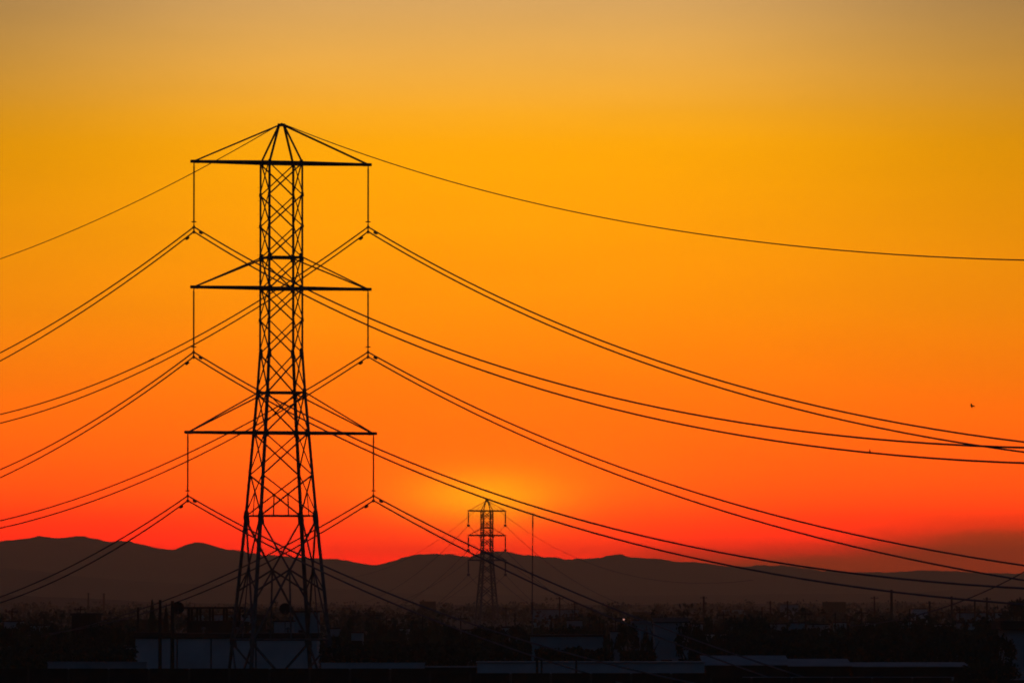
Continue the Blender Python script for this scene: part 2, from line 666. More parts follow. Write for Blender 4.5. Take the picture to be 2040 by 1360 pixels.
apex = Vector((0, 0, zt(249)))
for i in range(4):
    c = T.corner(i, zt(325))
    sgn = ARM.dot(c)
    member('peak_strut', c, apex + ARM * (0.2 if sgn > 0 else -0.2), 0.15)
MB().box(-0.28, 0.28, -0.12, 0.12, -0.12, 0.1).build('peak_cap', STEEL, root_t).location = apex
R_TOP, R_LOW = 6.86, 7.29
tips = {}
for key, va, vt, r, s, ap in (('A', 325, None, R_TOP, -1, apex), ('B', 325, None, R_TOP, 1, apex), ('C', 574, 513, R_TOP, -1, None),
                              ('D', 574, 513, R_TOP, 1, None), ('E', 862, 782, R_LOW, -1, None), ('F', 862, 782, R_LOW, 1, None)):
    tips[key] = crossarm(va, vt, r - 0.2, s, apex=ap)

# ------------------------------------------------------------------ insulators and wires of the large pylon
PLACE = {'A': 'top left', 'B': 'top right', 'C': 'middle left', 'D': 'middle right', 'E': 'bottom left', 'F': 'bottom right'}
CLAMP_V = {'A': 456, 'B': 456, 'C': 705, 'D': 705, 'E': 991, 'F': 991}
ARMV = {'A': 325, 'B': 325, 'C': 574, 'D': 574, 'E': 862, 'F': 862}


def insulator_meshes(L):
    rod = [(0.04, 0)]
    n = 46
    for k in range(n):
        z = -0.25 - (L - 0.75) * k / (n - 1)
        r = 0.10 if k % 2 else 0.08
        rod += [(0.05, z + 0.018), (r, z), (0.05, z - 0.018)]
    rod += [(0.035, -(L - 0.42)), (0.03, -(L - 0.3))]
    return rod


clamp_pos = {}
for key in 'ABCDEF':
    tip = tips[key]
    s = -1 if key in 'ACE' else 1
    top = base_t + tip + Vector((0, 0, -0.12))
    bot_z = Z(CLAMP_V[key], TY + tip.y)
    L = top.z - bot_z
    swing = 0.0
    it = thing('insulator_string', top, 'long thin insulator hanging from the %s arm of the large pylon' % PLACE[key],
               'insulator', 'insulator strings of the large pylon')
    mb = MB().lathe(insulator_meshes(L), 8)
    mb.build('shed_stack', INSUL, it)
    ring = MB()
    R, r = 0.17, 0.035
    pts = [Vector((R * math.cos(a), R * math.sin(a), -(L - 0.52))) for a in [2 * math.pi * k / 14 for k in range(15)]]
    ring.tube(pts, r, 5, cap=False)
    ring.tube([(R, 0, -(L - .52)), (0, 0, -(L - .46)), (-R, 0, -(L - .52))], 0.02, 4)
    ring.build('corona_ring', STEEL, it)
    yk = MB().box(-0.05, 0.05, -0.06, 0.06, -(L + 0.36), -(L - 0.34))
    yk.build('yoke', STEEL, it)
    for dz in (0.15, -0.20):
        mb = MB()
        mb.tube([NRM * 0.30 + Vector((0, 0, dz - L + -0.05)), NRM * 0.12 + Vector((0, 0, dz - L)), NRM * -0.12 + Vector((0, 0, dz - L)),
                 NRM * -0.30 + Vector((0, 0, dz - L - 0.05))], [0.04, 0.085, 0.085, 0.04], 6)
        mb.build('clamp', STEEL, it)
    clamp_pos[key] = (top, L)

WIRES = {
    'A': {'ru': [(720, 625.6), (1120, 768.8), (1580, 859.4), (2040, 886.5)], 'rl': [(720, 641), (1120, 790.3), (1580, 886.8), (2040, 916.3)],
          'lu': [(200, 585), (0, 702.6)], 'll': [(200, 597), (0, 719)]},
    'B': {'ru': [(1120, 647), (1580, 799), (2040, 878.8)], 'rl': [(1120, 658.8), (1580, 814.4), (2040, 899)],
          'lu': [(388, 674), (300, 714.7), (0, 826)], 'll': [(388, 686), (300, 730), (0, 843)]},
    'C': {'ru': [(618, 830), (1000, 990.7), (1560, 1125), (2040, 1165.6)], 'rl': [(618, 841), (1000, 1009), (1560, 1151.7), (2040, 1193)],
          'lu': [(206, 825.6), (0, 935)], 'll': [(206, 837), (0, 951)]},
    'D': {'ru': [(990, 830), (1100, 879.4), (1560, 1034.3), (2040, 1121.5)], 'rl': [(962, 830), (1100, 894.7), (1560, 1057), (2040, 1150)],
          'lu': [(400, 890), (0, 1036.8)], 'll': [(400, 905), (0, 1051.5)]},
    'E': {'ru': [(648, 1128), (800, 1190), (872, 1219.7), (932, 1239)], 'rl': [(648, 1140), (728, 1180), (859, 1231)],
          'lu': [(231, 1078.5), (15, 1183)], 'll': [(259, 1075), (41, 1185.5)]},
    'F': {'ru': [(922, 1080), (1006, 1115), (1160, 1188), (1261, 1227)], 'rl': [(897, 1080), (1160, 1204.7), (1220, 1231)],
          'lu': [(473, 1134), (340, 1191)], 'll': [(472, 1149), (362, 1195)]},
}
DR = Vector((math.sin(PHI), -math.cos(PHI), 0))     # the line runs towards the right and nearer
DL = -DR


def plane_point(p0, d, u, v):
    """where the upright plane through p0 along d is seen at pixel (u, v): distance along d and height"""
    r = ray(u, v)
    k = r.x / r.y
    s = (k * p0.y - p0.x) / (d.x - k * d.y)
    y = p0.y + s * d.y
    return s, CAM_Z + r.z * (y / r.y)


def fit_span(p0, d, data):
    S, H = [], []
    for u, v in data:
        s, z = plane_point(p0, d, u, v)
        S.append(s)
        H.append(z - p0.z)
    S, H = np.array(S), np.array(H)
    A = np.stack([S, S * S], 1)
    W = 1.0 / np.maximum(S, 20)
    sol, *_ = np.linalg.lstsq(A * W[:, None], H * W, rcond=None)
    return float(sol[0]), float(sol[1])


def span_points(p0, d, ab, smax, n=70):
    a, b = ab
    out = []
    for k in range(n + 1):
        s = smax * (k / n) ** 1.3
        out.append(p0 + d * s + Vector((0, 0, a * s + b * s * s)))
    return out


fits = {}
for key in 'ABCDEF':
    top, L = clamp_pos[key]
    for sub, dz in (('u', 0.15), ('l', -0.20)):
        p0 = top + Vector((0, 0, dz - L))
        fr = fit_span(p0, DR, WIRES[key]['r' + sub])
        fl = fit_span(p0, DL, WIRES[key]['l' + sub])
        fits[key + sub] = (p0, fr, fl)
# spans whose far end is hidden keep the sag of the conductors above them
for key in 'ABCDEF':
    for sub in 'ul':
        p0, fr, fl = fits[key + sub]
        if fr[1] < 0.0002 or key in 'EF':
            fr = fit_span(p0, DR, WIRES[key]['r' + sub])
        b = max(fr[1], 0.00035)
        if fl[1] < 0.0001:
            fl = (fl[0], 0.00012)
        fits[key + sub] = (p0, fr, fl)
        print('FIT', key + sub, 'r %.4f %.6f low %.0f' % (fr[0], fr[1], -fr[0] / (2 * fr[1]) if fr[1] else 0), 'l %.4f %.6f' % fl)

damper_me = None


def damper(p, d, slope, parent, base):
    ax = (d + Vector((0, 0, slope))).normalized()
    c = p - base
    mb = MB()
    dn = Vector((0, 0, -0.13))
    mb.tube([c + dn - ax * 0.34, c + dn - ax * 0.1], [0.075, 0.1], 6)
    mb.tube([c + dn + ax * 0.1, c + dn + ax * 0.34], [0.1, 0.075], 6)
    mb.tube([c + dn - ax * 0.15, c + dn + ax * 0.15], 0.015, 4)
    mb.tube([c, c + dn], 0.03, 4)
    mb.build('vibration_damper', STEEL, parent)


for key in 'ABCDEF':
    for sub, nm in (('u', 'upper'), ('l', 'lower')):
        p0, fr, fl = fits[key + sub]
        lw = thing('conductor_wire', p0, '%s wire of the twin cable hung from the %s arm of the large pylon' % (nm, PLACE[key]),
                   'power line', 'conductors of the large pylon')
        low = -fr[0] / (2 * fr[1]) if fr[1] > 1e-5 else 250
        smax = min(max(200, low * 1.9), 330)
        R_ = span_points(p0, DR, fr, smax)
        lowl = -fl[0] / (2 * fl[1]) if fl[1] > 1e-5 else 250
        L_ = span_points(p0, DL, fl, min(max(170, lowl * 1.9), 420))
        pts = [p - p0 for p in reversed(L_)] + [p - p0 for p in R_[1:]]
        MB().tube(pts, 0.056, 5).build('wire', CABLE, lw)
        # dampers: on the lower wire to the left, on the upper wire to the right
        for d, ab, use, s in ((DL, fl, sub == 'l', 1.9), (DR, fr, sub == 'u', 2.0)):
            if use:
                damper(p0 + d * s + Vector((0, 0, ab[0] * s + ab[1] * s * s)), d, ab[0], lw, p0)
        if key == 'B' and sub == 'u':
            s, z = plane_point(p0, DL, 302, 714)
            q = p0 + DL * s + Vector((0, 0, fl[0] * s + fl[1] * s * s)) - p0
            dd = (DL + Vector((0, 0, fl[0] + 2 * fl[1] * s))).normalized()
            MB().tube([q - dd * 0.75, q + dd * 0.75], 0.075, 6).build('splice_sleeve', STEEL, lw)
# earth wire over the peak
p0 = base_t + apex + Vector((0, 0, 0.12))
fr = fit_span(p0, DR, [(800, 332), (1130, 420), (1440, 475), (1740, 505), (2040, 514.5)])
fl = fit_span(p0, DL, [(340, 367), (214, 430), (0, 515)])
lw = thing('earth_wire', p0, 'single earth wire running over the peak of the large pylon', 'power line')
pts = [p - p0 for p in reversed(span_points(p0, DL, fl, 260))] + [p - p0 for p in span_points(p0, DR, fr, 300)[1:]]
MB().tube(pts, 0.037, 5).build('wire', CABLE, lw)

# ------------------------------------------------------------------ the far pylon
SY = 1700.0
PHI1 = PHI
base_s = Vector((X(970, SY), SY, 0))
root_s = thing('transmission_tower', base_s, 'small far lattice pylon before the sunset glow, dark weights under its arms', 'pylon',
               'lattice pylons')


def zs(v):
    return Z(v, SY)


PHI2 = math.radians(15)
ARM = Vector((math.cos(PHI2), math.sin(PHI2), 0))
NRM = Vector((-math.sin(PHI2), math.cos(PHI2), 0))
S = Tower(root_s, base_s, [0, zs(1115), zs(1018)], [2.62, 1.28, 1.27])
for i in range(4):
    mb = MB()
    for a, b, w in ((0, zs(1115), 0.42), (zs(1115), zs(1016), 0.31)):
        mb.angle(S.corner(i, a), S.corner(i, b), w, S.axis(a))
    mb.build('leg', STEEL, root_s)
for v in (1017, 1051, 1066, 1101, 1115):
    for i in range(4):
        MB().angle(S.corner(i, zs(v)), S.corner((i + 1) % 4, zs(v)), 0.28, S.axis(zs(v))).build('girt', STEEL, root_s)
mb = MB()
lev = [zs(1018)]
while lev[-1] > 1.5:
    lev.append(max(0.5, lev[-1] - 1.75 * S.half(lev[-1])))
for k in range(len(lev) - 1):
    for i in range(4):
        a0, b0 = S.corner(i, lev[k + 1]), S.corner((i + 1) % 4, lev[k + 1])
        a1, b1 = S.corner(i, lev[k]), S.corner((i + 1) % 4, lev[k])
        mb.angle(a0, b1, 0.16, S.axis(lev[k]))
        mb.angle(b0, a1, 0.16, S.axis(lev[k]))
tag(mb.build('bracing', STEEL, root_s), kind='stuff')
apex_s = Vector((0, 0, zs(997)))
for i in range(4):
    c = S.corner(i, zs(1017))
    MB().angle(c, apex_s + ARM * (0.25 if ARM.dot(c) > 0 else -0.25), 0.22, S.axis(zs(1017))).build('peak_strut', STEEL, root_s)
MB().box(-0.45, 0.45, -0.3, 0.3, -0.35, 0.3).build('peak_cap', STEEL, root_s).location = apex_s
far_ends = {}
for key, va, vt, s in (('A', 1017, None, -1), ('B', 1017, None, 1), ('C', 1066, 1051, -1), ('D', 1066, 1051, 1),
                       ('E', 1115, 1101, -1), ('F', 1115, 1101, 1)):
    tip = crossarm(va, vt, 4.8, s, T=S, root=root_s, lacing=False, apex=apex_s if vt is None else None, zf=zs, cw=0.28)
    top = base_s + tip + Vector((0, 0, -0.2))
    L = (27.5) * SY / F
    it = thing('insulator_string', top, 'short insulator with round weight on the %s arm of the far pylon' % PLACE[key], 'insulator',
               'insulator strings of the far pylon')
    MB().lathe([(0.05, 0)] + [(0.2 if k % 2 else 0.14, -0.2 - (L - 0.8) * k / 20) for k in range(21)] + [(0.05, -(L - .4))], 8).build('shed_stack', INSUL, it)
    MB().lathe([(0.1, -L - .36), (0.32, -L - .26), (0.38, -L), (0.32, -L + .26), (0.1, -L + .36)], 10).build('counterweight', STEEL, it)
    far_ends[key] = base_s + tip + Vector((0, 0, -0.2 - L))
DSR = Vector((math.sin(math.radians(6.5)), -math.cos(math.radians(6.5)), 0))
for key in 'ABCDEF':
    p0 = far_ends[key]
    lw = thing('conductor_wire', p0, 'faint cable hung from the %s arm of the far pylon' % PLACE[key], 'power line', 'cables of the far pylon')
    sag = (-0.125, 0.00017)
    pr = span_points(p0, DSR, sag, 450, 40)
    pl = span_points(p0, -DSR, (-0.105, 0.00013), 420, 40)
    MB().tube([p - p0 for p in reversed(pl)] + [p - p0 for p in pr[1:]], 0.05, 4).build('wire', CABLE, lw)
p0 = base_s + apex_s
lw = thing('earth_wire', p0, 'faint earth wire running over the peak of the far pylon', 'power line')
pl = span_points(p0, -DSR, (-0.085, 0.0001), 440, 40)
pr = span_points(p0, DSR, (-0.11, 0.00014), 450, 40)
MB().tube([p - p0 for p in reversed(pl)] + [p - p0 for p in pr[1:]], 0.04, 4).build('wire', CABLE, lw)
ARM = Vector((math.cos(PHI), math.sin(PHI), 0))
NRM = Vector((-math.sin(PHI), math.cos(PHI), 0))


# ------------------------------------------------------------------ buildings and walls
def block(name, u0, u1, vtop, Y, depth, wall, label, cat, roof=None, group=None, over=0.25, rh=0.25, wins=(), door=None, rz=0.0,
          slope=0.0, z_top=None):
    """flat-roofed building seen from u0 to u1 with its wall top at row vtop; wins are (fraction, sill, width, height)"""
    x0, x1 = X(u0, Y), X(u1, Y)
    h = Z(vtop, Y) if z_top is None else z_top
    cx = (x0 + x1) / 2
    w = (x1 - x0) / 2
    r = thing(name, (cx, Y, 0), label, cat, group, rz)
    mb = MB()
    # the wall as a shell with openings on the side towards the camera
    ops = [(-w + f * 2 * w - ww / 2, -w + f * 2 * w + ww / 2, sill, sill + hh) for f, sill, ww, hh in wins]
    if door:
        f, ww, hh = door
        ops.append((-w + f * 2 * w - ww / 2, -w + f * 2 * w + ww / 2, 0.0, hh))
    xs = sorted({-w, w} | {a for o in ops for a in o[:2] if -w < a < w})
    zsn = sorted({0.0, h} | {a for o in ops for a in o[2:] if 0 < a < h})
    for i in range(len(xs) - 1):
        for j in range(len(zsn) - 1):
            mx, mz = (xs[i] + xs[i + 1]) / 2, (zsn[j] + zsn[j + 1]) / 2
            if any(a < mx < b and c < mz < d for a, b, c, d in ops):
                continue
            mb.add([(xs[i], 0, zsn[j]), (xs[i + 1], 0, zsn[j]), (xs[i + 1], 0, zsn[j + 1]), (xs[i], 0, zsn[j + 1])], [(0, 1, 2, 3)])
    for a, b, c, d in ops:     # reveals
        mb.add([(a, 0, c), (b, 0, c), (b, 0, d), (a, 0, d), (a, .2, c), (b, .2, c), (b, .2, d), (a, .2, d)],
               [(0, 4, 5, 1), (1, 5, 6, 2), (2, 6, 7, 3), (3, 7, 4, 0)])
    h2 = h + slope
    mb.add([(-w, 0, 0), (w, 0, 0), (w, 0, h), (-w, 0, h), (-w, depth, 0), (w, depth, 0), (w, depth, h2), (-w, depth, h2)],
           [(1, 5, 6, 2), (5, 4, 7, 6), (4, 0, 3, 7)])
    mb.build('wall', wall, r)
    for k, (a, b, c, d) in enumerate(ops):
        isdoor = door is not None and k == len(ops) - 1
        o = MB().box(a, b, 0.17, 0.21, c, d).build('door' if isdoor else 'window', DARK if isdoor else GLASS, r)
        fr_ = MB()
        t = 0.06
        fr_.box(a, a + t, 0.11, 0.165, c, d).box(b - t, b, 0.11, 0.165, c, d).box(a + t, b - t, 0.11, 0.165, d - t, d)
        if not isdoor:
            fr_.box(a + t, b - t, 0.11, 0.165, c, c + t).box((a + b) / 2 - t / 2, (a + b) / 2 + t / 2, 0.115, 0.16, c + t, d - t)
        fr_.build('frame', DARK, o)
    if roof is not None:
        q = MB()
        a, b = -w - over, w + over
        q.add([(a, -over, h + .003), (b, -over, h + .003), (b, -over, h + rh), (a, -over, h + rh),
               (a, depth + over, h2 + .003), (b, depth + over, h2 + .003), (b, depth + over, h2 + rh), (a, depth + over, h2 + rh)],
              [(0, 1, 2, 3), (1, 5, 6, 2), (5, 4, 7, 6), (4, 0, 3, 7), (3, 2, 6, 7), (0, 4, 5, 1)])
        q.build('roof', roof, r)
    return r


hs = block('white_building', 270, 631, 1271, 545, 9, WHITE, 'long white windowless building behind the legs of the large pylon', 'building',
           roof=DARK, over=0.15, rh=0.42)
wl = (X(631, 545) - X(270, 545)) / 2
MB().box(-wl, -wl + 2.9, -0.02, 5, Z(1271, 545) - 0.5, Z(1262, 545)).build('raised_corner', WHITE, hs)
MB().box(-wl - .1, -wl + 3.0, -0.08, 5.1, Z(1262, 545) + .003, Z(1262, 545) + 0.12).build('coping', DARK, hs)
for xx in (-wl + 3.35, -1.2, 2.4, wl - 0.5):
    MB().tube([(xx, -0.09, 0.1), (xx, -0.09, Z(1271, 545) - 0.02)], 0.05, 6).build('downpipe', POSTC, hs)
for xx in (-1.9, 0.8, 4.9):
    MB().lathe([(0.09, 0), (0.09, 0.3), (0.2, 0.32), (0.2, 0.38), (0.05, 0.5)], 8, (xx, 2.0, Z(1271, 545) + 0.42)).build('roof_vent', STEEL, hs)
block('side_shed', 250, 267, 1289, 535, 3, PALE, 'small pale shed left of the long white building', 'shed', roof=DARK, over=0.08, rh=0.1)
block('teal_house', 585, 633, 1219, 660, 8, TEAL, 'blue green house showing behind the right end of the white building', 'house', roof=DARK,
      over=0.2, rh=0.15, wins=((0.3, 3.3, 0.5, 0.8),))
block('back_house', 546, 583, 1238, 640, 6, PALE, 'low house behind the white building, below the right satellite dish', 'house', roof=DARK, over=0.1, rh=0.15,
      wins=((0.5, 2.9, 0.6, 0.7),))
# unfinished upper storey with bare columns
Yc = 650
r = thing('unfinished_storey', (X(424, Yc), Yc, 0), 'unfinished concrete storey of bare columns behind the white building', 'building')
xa, xb = X(372, Yc) - X(424, Yc), X(478, Yc) - X(424, Yc)
zf_, zr = Z(1236, Yc), Z(1212, Yc)
MB().box(xa, xb, 0, 7, 0, zf_).build('lower_wall', CONCRETE_D, r)
MB().box(xa - .3, xb + .3, -.3, 7.3, zr, zr + 0.18).build('roof_slab', DARK, r)
for u in (376, 393, 418, 446, 472):
    for yy in (0.1, 6.5):
        x = X(u, Yc) - X(424, Yc)
        MB().box(x - .11, x + .11, yy, yy + .25, zf_, zr).build('column', CONCRETE_D, r)
block('dark_house', 143, 192, 1225, 640, 8, CONCRETE_D, 'dark flat roofed house among the trees at the left', 'house', roof=DARK, over=0.15, rh=0.2,
      wins=((0.3, 3.4, 0.7, 0.9), (0.7, 3.4, 0.7, 0.9)))
block('long_house', 1057, 1202, 1267, 600, 8, TEAL, 'long low bluish building just right of the slender mast', 'building', roof=DARK, over=0.15, rh=0.16,
      wins=((0.2, 1.2, 0.9, 0.9), (0.5, 1.2, 0.9, 0.9), (0.8, 1.2, 0.9, 0.9)))
block('narrow_house', 1217, 1240, 1258, 610, 5, PALE, 'narrow pale house between two dark trees near the lit lamp', 'house', roof=DARK, over=0.1, rh=0.12,
      wins=((0.5, 2.6, 0.45, 0.6),))
hb = block('tall_block', 1304, 1372, 1240, 560, 7, PALE, 'tall bluish grey block with a sloping roof at right of centre', 'building', roof=DARK, over=0.1, rh=0.08,
           slope=0.35, wins=((0.8, 1.4, 0.6, 0.8),), door=(0.35, 0.9, 2.1))
block('small_roof_house', 1262, 1299, 1243, 625, 5, TEAL, 'small dark house with blue green eave beside the tall grey block', 'house', roof=ROOFP, over=0.2, rh=0.3)
# kiosk with white fascia
Yk = 520
r = thing('kiosk', (X(1425, Yk), Yk, 0), 'small kiosk with a white fascia board on one pale pillar', 'kiosk')
x = lambda u: X(u, Yk) - X(1425, Yk)
MB().box(x(1403), x(1447), 0, 0.25, Z(1276, Yk), Z(1263, Yk)).build('fascia', WHITE, r)
MB().box(x(1408), x(1421), 0.3, 0.7, 0, Z(1276, Yk)).build('pillar', PALE, r)
MB().box(x(1423), x(1446), 0.9, 2.6, 0, Z(1277, Yk)).build('booth', DARK, r)
MB().box(x(1402), x(1448), -0.1, 2.8, Z(1263, Yk) + .003, Z(1263, Yk) + .08).build('roof', DARK, r)
# pale walls and sheds between the trees and the dark wall
block('garden_wall', 95, 292, 1319, 430, 0.3, PALE, 'low pale wall under the trees at the left', 'wall', roof=PALE, over=0.04, rh=0.06)
block('garden_wall', 640, 846, 1321, 432, 0.3, WHITE, 'low white wall just right of the large pylon', 'wall', roof=WHITE, over=0.04, rh=0.06)
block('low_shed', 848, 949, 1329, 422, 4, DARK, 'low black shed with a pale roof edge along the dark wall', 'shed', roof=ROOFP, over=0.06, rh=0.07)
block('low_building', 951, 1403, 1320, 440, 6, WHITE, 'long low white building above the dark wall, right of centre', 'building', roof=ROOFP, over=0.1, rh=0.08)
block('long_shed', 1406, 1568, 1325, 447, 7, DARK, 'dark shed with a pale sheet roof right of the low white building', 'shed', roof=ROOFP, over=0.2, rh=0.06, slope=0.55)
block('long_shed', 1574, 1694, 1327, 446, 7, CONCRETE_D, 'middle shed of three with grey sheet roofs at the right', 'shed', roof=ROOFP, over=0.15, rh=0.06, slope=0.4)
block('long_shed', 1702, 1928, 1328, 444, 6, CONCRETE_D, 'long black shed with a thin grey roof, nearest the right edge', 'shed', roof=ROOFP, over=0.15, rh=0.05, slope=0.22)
block('garden_wall', 1480, 1900, 1349, 405, 0.25, PALE, 'low pale wall before the long dark shed at the right', 'wall', roof=PALE, over=0.03, rh=0.05)
rh_ = block('edge_house', 2005, 2110, 1254, 470, 8, PALE, 'pale house with a black overhanging roof cut by the right edge', 'house', roof=DARK, over=0.45, rh=0.62,
            wins=((0.75, 1.0, 1.0, 1.1),))
block('far_white_house', 1820, 1847, 1213, 1350, 8, WHITE, 'far white house glimmering below the drooping cable at the right', 'house', roof=DARK, over=0.1, rh=0.2,
      wins=((0.3, 1.2, 0.8, 1.0), (0.7, 1.2, 0.8, 1.0)))

PEEP = [(8, 40, 1238, 700, 0), (60, 92, 1246, 690, 2), (652, 676, 1252, 640, 0), (700, 722, 1260, 620, 2), (782, 815, 1252, 760, 0), (836, 868, 1198, 2300, 1),
        (918, 944, 1256, 640, 0), (1000, 1030, 1250, 760, 2), (1378, 1400, 1243, 760, 0), (1452, 1480, 1248, 690, 2), (1538, 1566, 1243, 800, 0),
        (1572, 1604, 1241, 820, 2), (1612, 1652, 1244, 800, 0), (1664, 1686, 1240, 900, 2), (1728, 1752, 1240, 760, 0), (1792, 1816, 1238, 760, 2), (1868, 1896, 1244, 700, 0),
        (1912, 1942, 1241, 720, 2), (1556, 1590, 1204, 1700, 0), (1640, 1685, 1199, 2100, 1), (1130, 1160, 1236, 900, 0), (500, 530, 1226, 900, 1)]
for kp, (u0, u1, v, Y, c) in enumerate(sorted(PEEP)):
    block('town_house', u0, u1, v, Y, 6, (PALE, CONCRETE_D, TEAL)[c], 'dim flat roofed town house among dark trees, %s from the left edge' % ORD[kp], 'house',
          roof=DARK, group='town houses among the trees', over=0.1, rh=0.14, wins=((0.28, max(0.8, Z(v, Y) - 1.5), 0.6, 0.8), (0.72, max(0.8, Z(v, Y) - 1.5), 0.6, 0.8)))

# the dark precast wall along the bottom of the view
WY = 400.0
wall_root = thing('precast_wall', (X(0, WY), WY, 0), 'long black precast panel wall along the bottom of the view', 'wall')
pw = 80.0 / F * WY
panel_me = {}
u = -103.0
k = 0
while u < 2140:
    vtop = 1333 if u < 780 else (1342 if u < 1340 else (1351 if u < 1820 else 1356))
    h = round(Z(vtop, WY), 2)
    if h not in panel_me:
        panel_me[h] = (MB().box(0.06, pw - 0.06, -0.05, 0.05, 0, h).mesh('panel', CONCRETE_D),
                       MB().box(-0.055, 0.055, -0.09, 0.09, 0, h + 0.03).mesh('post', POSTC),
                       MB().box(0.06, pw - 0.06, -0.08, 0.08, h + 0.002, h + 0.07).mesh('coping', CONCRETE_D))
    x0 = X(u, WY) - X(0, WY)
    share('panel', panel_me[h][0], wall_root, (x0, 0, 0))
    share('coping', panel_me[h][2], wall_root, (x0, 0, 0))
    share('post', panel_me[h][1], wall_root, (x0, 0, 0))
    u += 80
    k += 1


# ------------------------------------------------------------------ poles, mast, lamps, dishes
def pole(name, u, vtop, Y, r0, label, cat, group=None, cross=0, m=WOODP, vbot=None):
    h = Z(vtop, Y)
    o = thing(name, (X(u, Y), Y, 0), label, cat, group)
    MB().tube([(0, 0, -0.2), (0, 0, h * 0.5), (0, 0, h)], [r0, r0 * 0.88, r0 * 0.7], 8).build('shaft', m, o)
    for c in range(cross):
        z = h - 0.35 - c * 0.7
        a = MB().box(-0.75, 0.75, -r0 - .1, -r0 + .01, z - .06, z + .06).build('crossbar', m, o)
        for sx in (-0.65, -0.25, 0.65):
            MB().lathe([(0.03, 0), (0.06, .04), (0.03, .1), (0.055, .13), (0.02, .2)], 6, (sx, -r0 - .05, z + .06)).build('insulator', INSUL, a)
    return o


pole('utility_pole', 319, 1194, 525, 0.15, 'thick dark pole left of two standing before the white building', 'pole', 'poles before the white building', cross=0)
pole('utility_pole', 343.5, 1196, 525, 0.17, 'thick dark pole right of two standing before the white building', 'pole', 'poles before the white building', cross=0)
pole('utility_pole', 275, 1209, 560, 0.13, 'short dark pole above the left end of the white building', 'pole')
pole('fence_post', 1070, 1297, 418, 0.10, 'stout dark post left of two before the low white building', 'post')
pole('fence_post', 1079, 1299, 418, 0.07, 'thin dark post right of two before the low white building', 'post')
pole('fence_post', 1148, 1303, 418, 0.08, 'lone dark post before the middle of the low white building', 'post')
pole('post', 1275, 1248, 570, 0.07, 'pale slim post left of the tall grey block', 'post', m=PALE)
for kp, (u, v, Y, r) in enumerate(sorted(((1115, 1188, 1300, 0.16), (1145, 1199, 1300, 0.16), (1402, 1187, 1500, 0.3), (1535, 1196, 1250, 0.16), (1569, 1196, 1250, 0.2),
                   (1742, 1187, 1300, 0.18), (1852, 1197, 1300, 0.26), (1896, 1187, 1300, 0.26), (1942, 1193, 1300, 0.22), (1966, 1189, 1300, 0.26),
                   (843, 1194, 2200, 0.3), (176, 1180, 2600, 0.4), (207, 1181, 2600, 0.45), (1008, 1208, 1500, 0.15)))):
    pole('utility_pole', u, v, Y, r, 'faint far pole on the hazy plain, %s from the left edge' % ORD[kp], 'pole', 'far poles on the plain', cross=1)
for kp, (u, v, Y, r, c) in enumerate(sorted(((24, 1212, 800, .1, 1), (88, 1222, 760, .1, 0), (160, 1208, 900, .1, 1), (704, 1224, 760, .08, 0), (745, 1219, 800, .09, 1), (770, 1226, 760, .07, 0),
                                   (842, 1222, 700, .08, 0), (918, 1225, 740, .08, 1), (1026, 1222, 760, .08, 0), (1098, 1226, 800, .09, 1), (1174, 1222, 760, .07, 0),
                                   (1226, 1224, 700, .08, 1), (1362, 1216, 800, .08, 0), (1441, 1218, 760, .09, 1), (1518, 1208, 800, .09, 0), (1604, 1216, 760, .08, 1),
                                   (1664, 1219, 760, .09, 0), (1716, 1214, 800, .1, 1), (1812, 1212, 760, .08, 0), (1912, 1208, 800, .1, 1)))):
    pole('service_pole', u, v, Y, r, 'slim dark service pole among the town trees, %s from the left edge' % ORD[kp], 'pole', 'service poles in the town', cross=c)
pole('chimney_stack', 1776, 1174, 1300, 0.32, 'tallest faint stack on the plain at the right, near the wires', 'chimney', m=CONCRETE_D)

YM = 700.0
hm = Z(1022, YM)
o = thing('radio_mast', (X(1060.3, YM), YM, 0), 'very slender tall mast right of the far pylon', 'mast')
MB().tube([(0, 0, 0), (0, 0, Z(1222, YM))], 0.07, 8).build('lower_tube', STEEL, o)
MB().tube([(0, 0, Z(1222, YM)), (0, 0, Z(1198, YM))], 0.105, 8).build('sleeve', STEEL, o)
MB().tube([(0, 0, Z(1198, YM)), (0.02, 0, Z(1150, YM))], 0.055, 8).build('middle_tube', STEEL, o)
MB().tube([(0.02, 0, Z(1150, YM)), (0.02, 0, Z(1138, YM))], 0.085, 8).build('sleeve', STEEL, o)
MB().tube([(0.02, 0, Z(1138, YM)), (0.06, 0, Z(1055, YM))], [0.055, 0.045], 8).build('upper_tube', STEEL, o)
MB().tube([(0.06, 0, Z(1056, YM)), (0.06, 0, Z(1046, YM)), (0.06, 0, Z(1028, YM)), (0.06, 0, Z(1020, YM))], [0.05, 0.085, 0.07, 0.025], 8).build('antenna', STEEL, o)


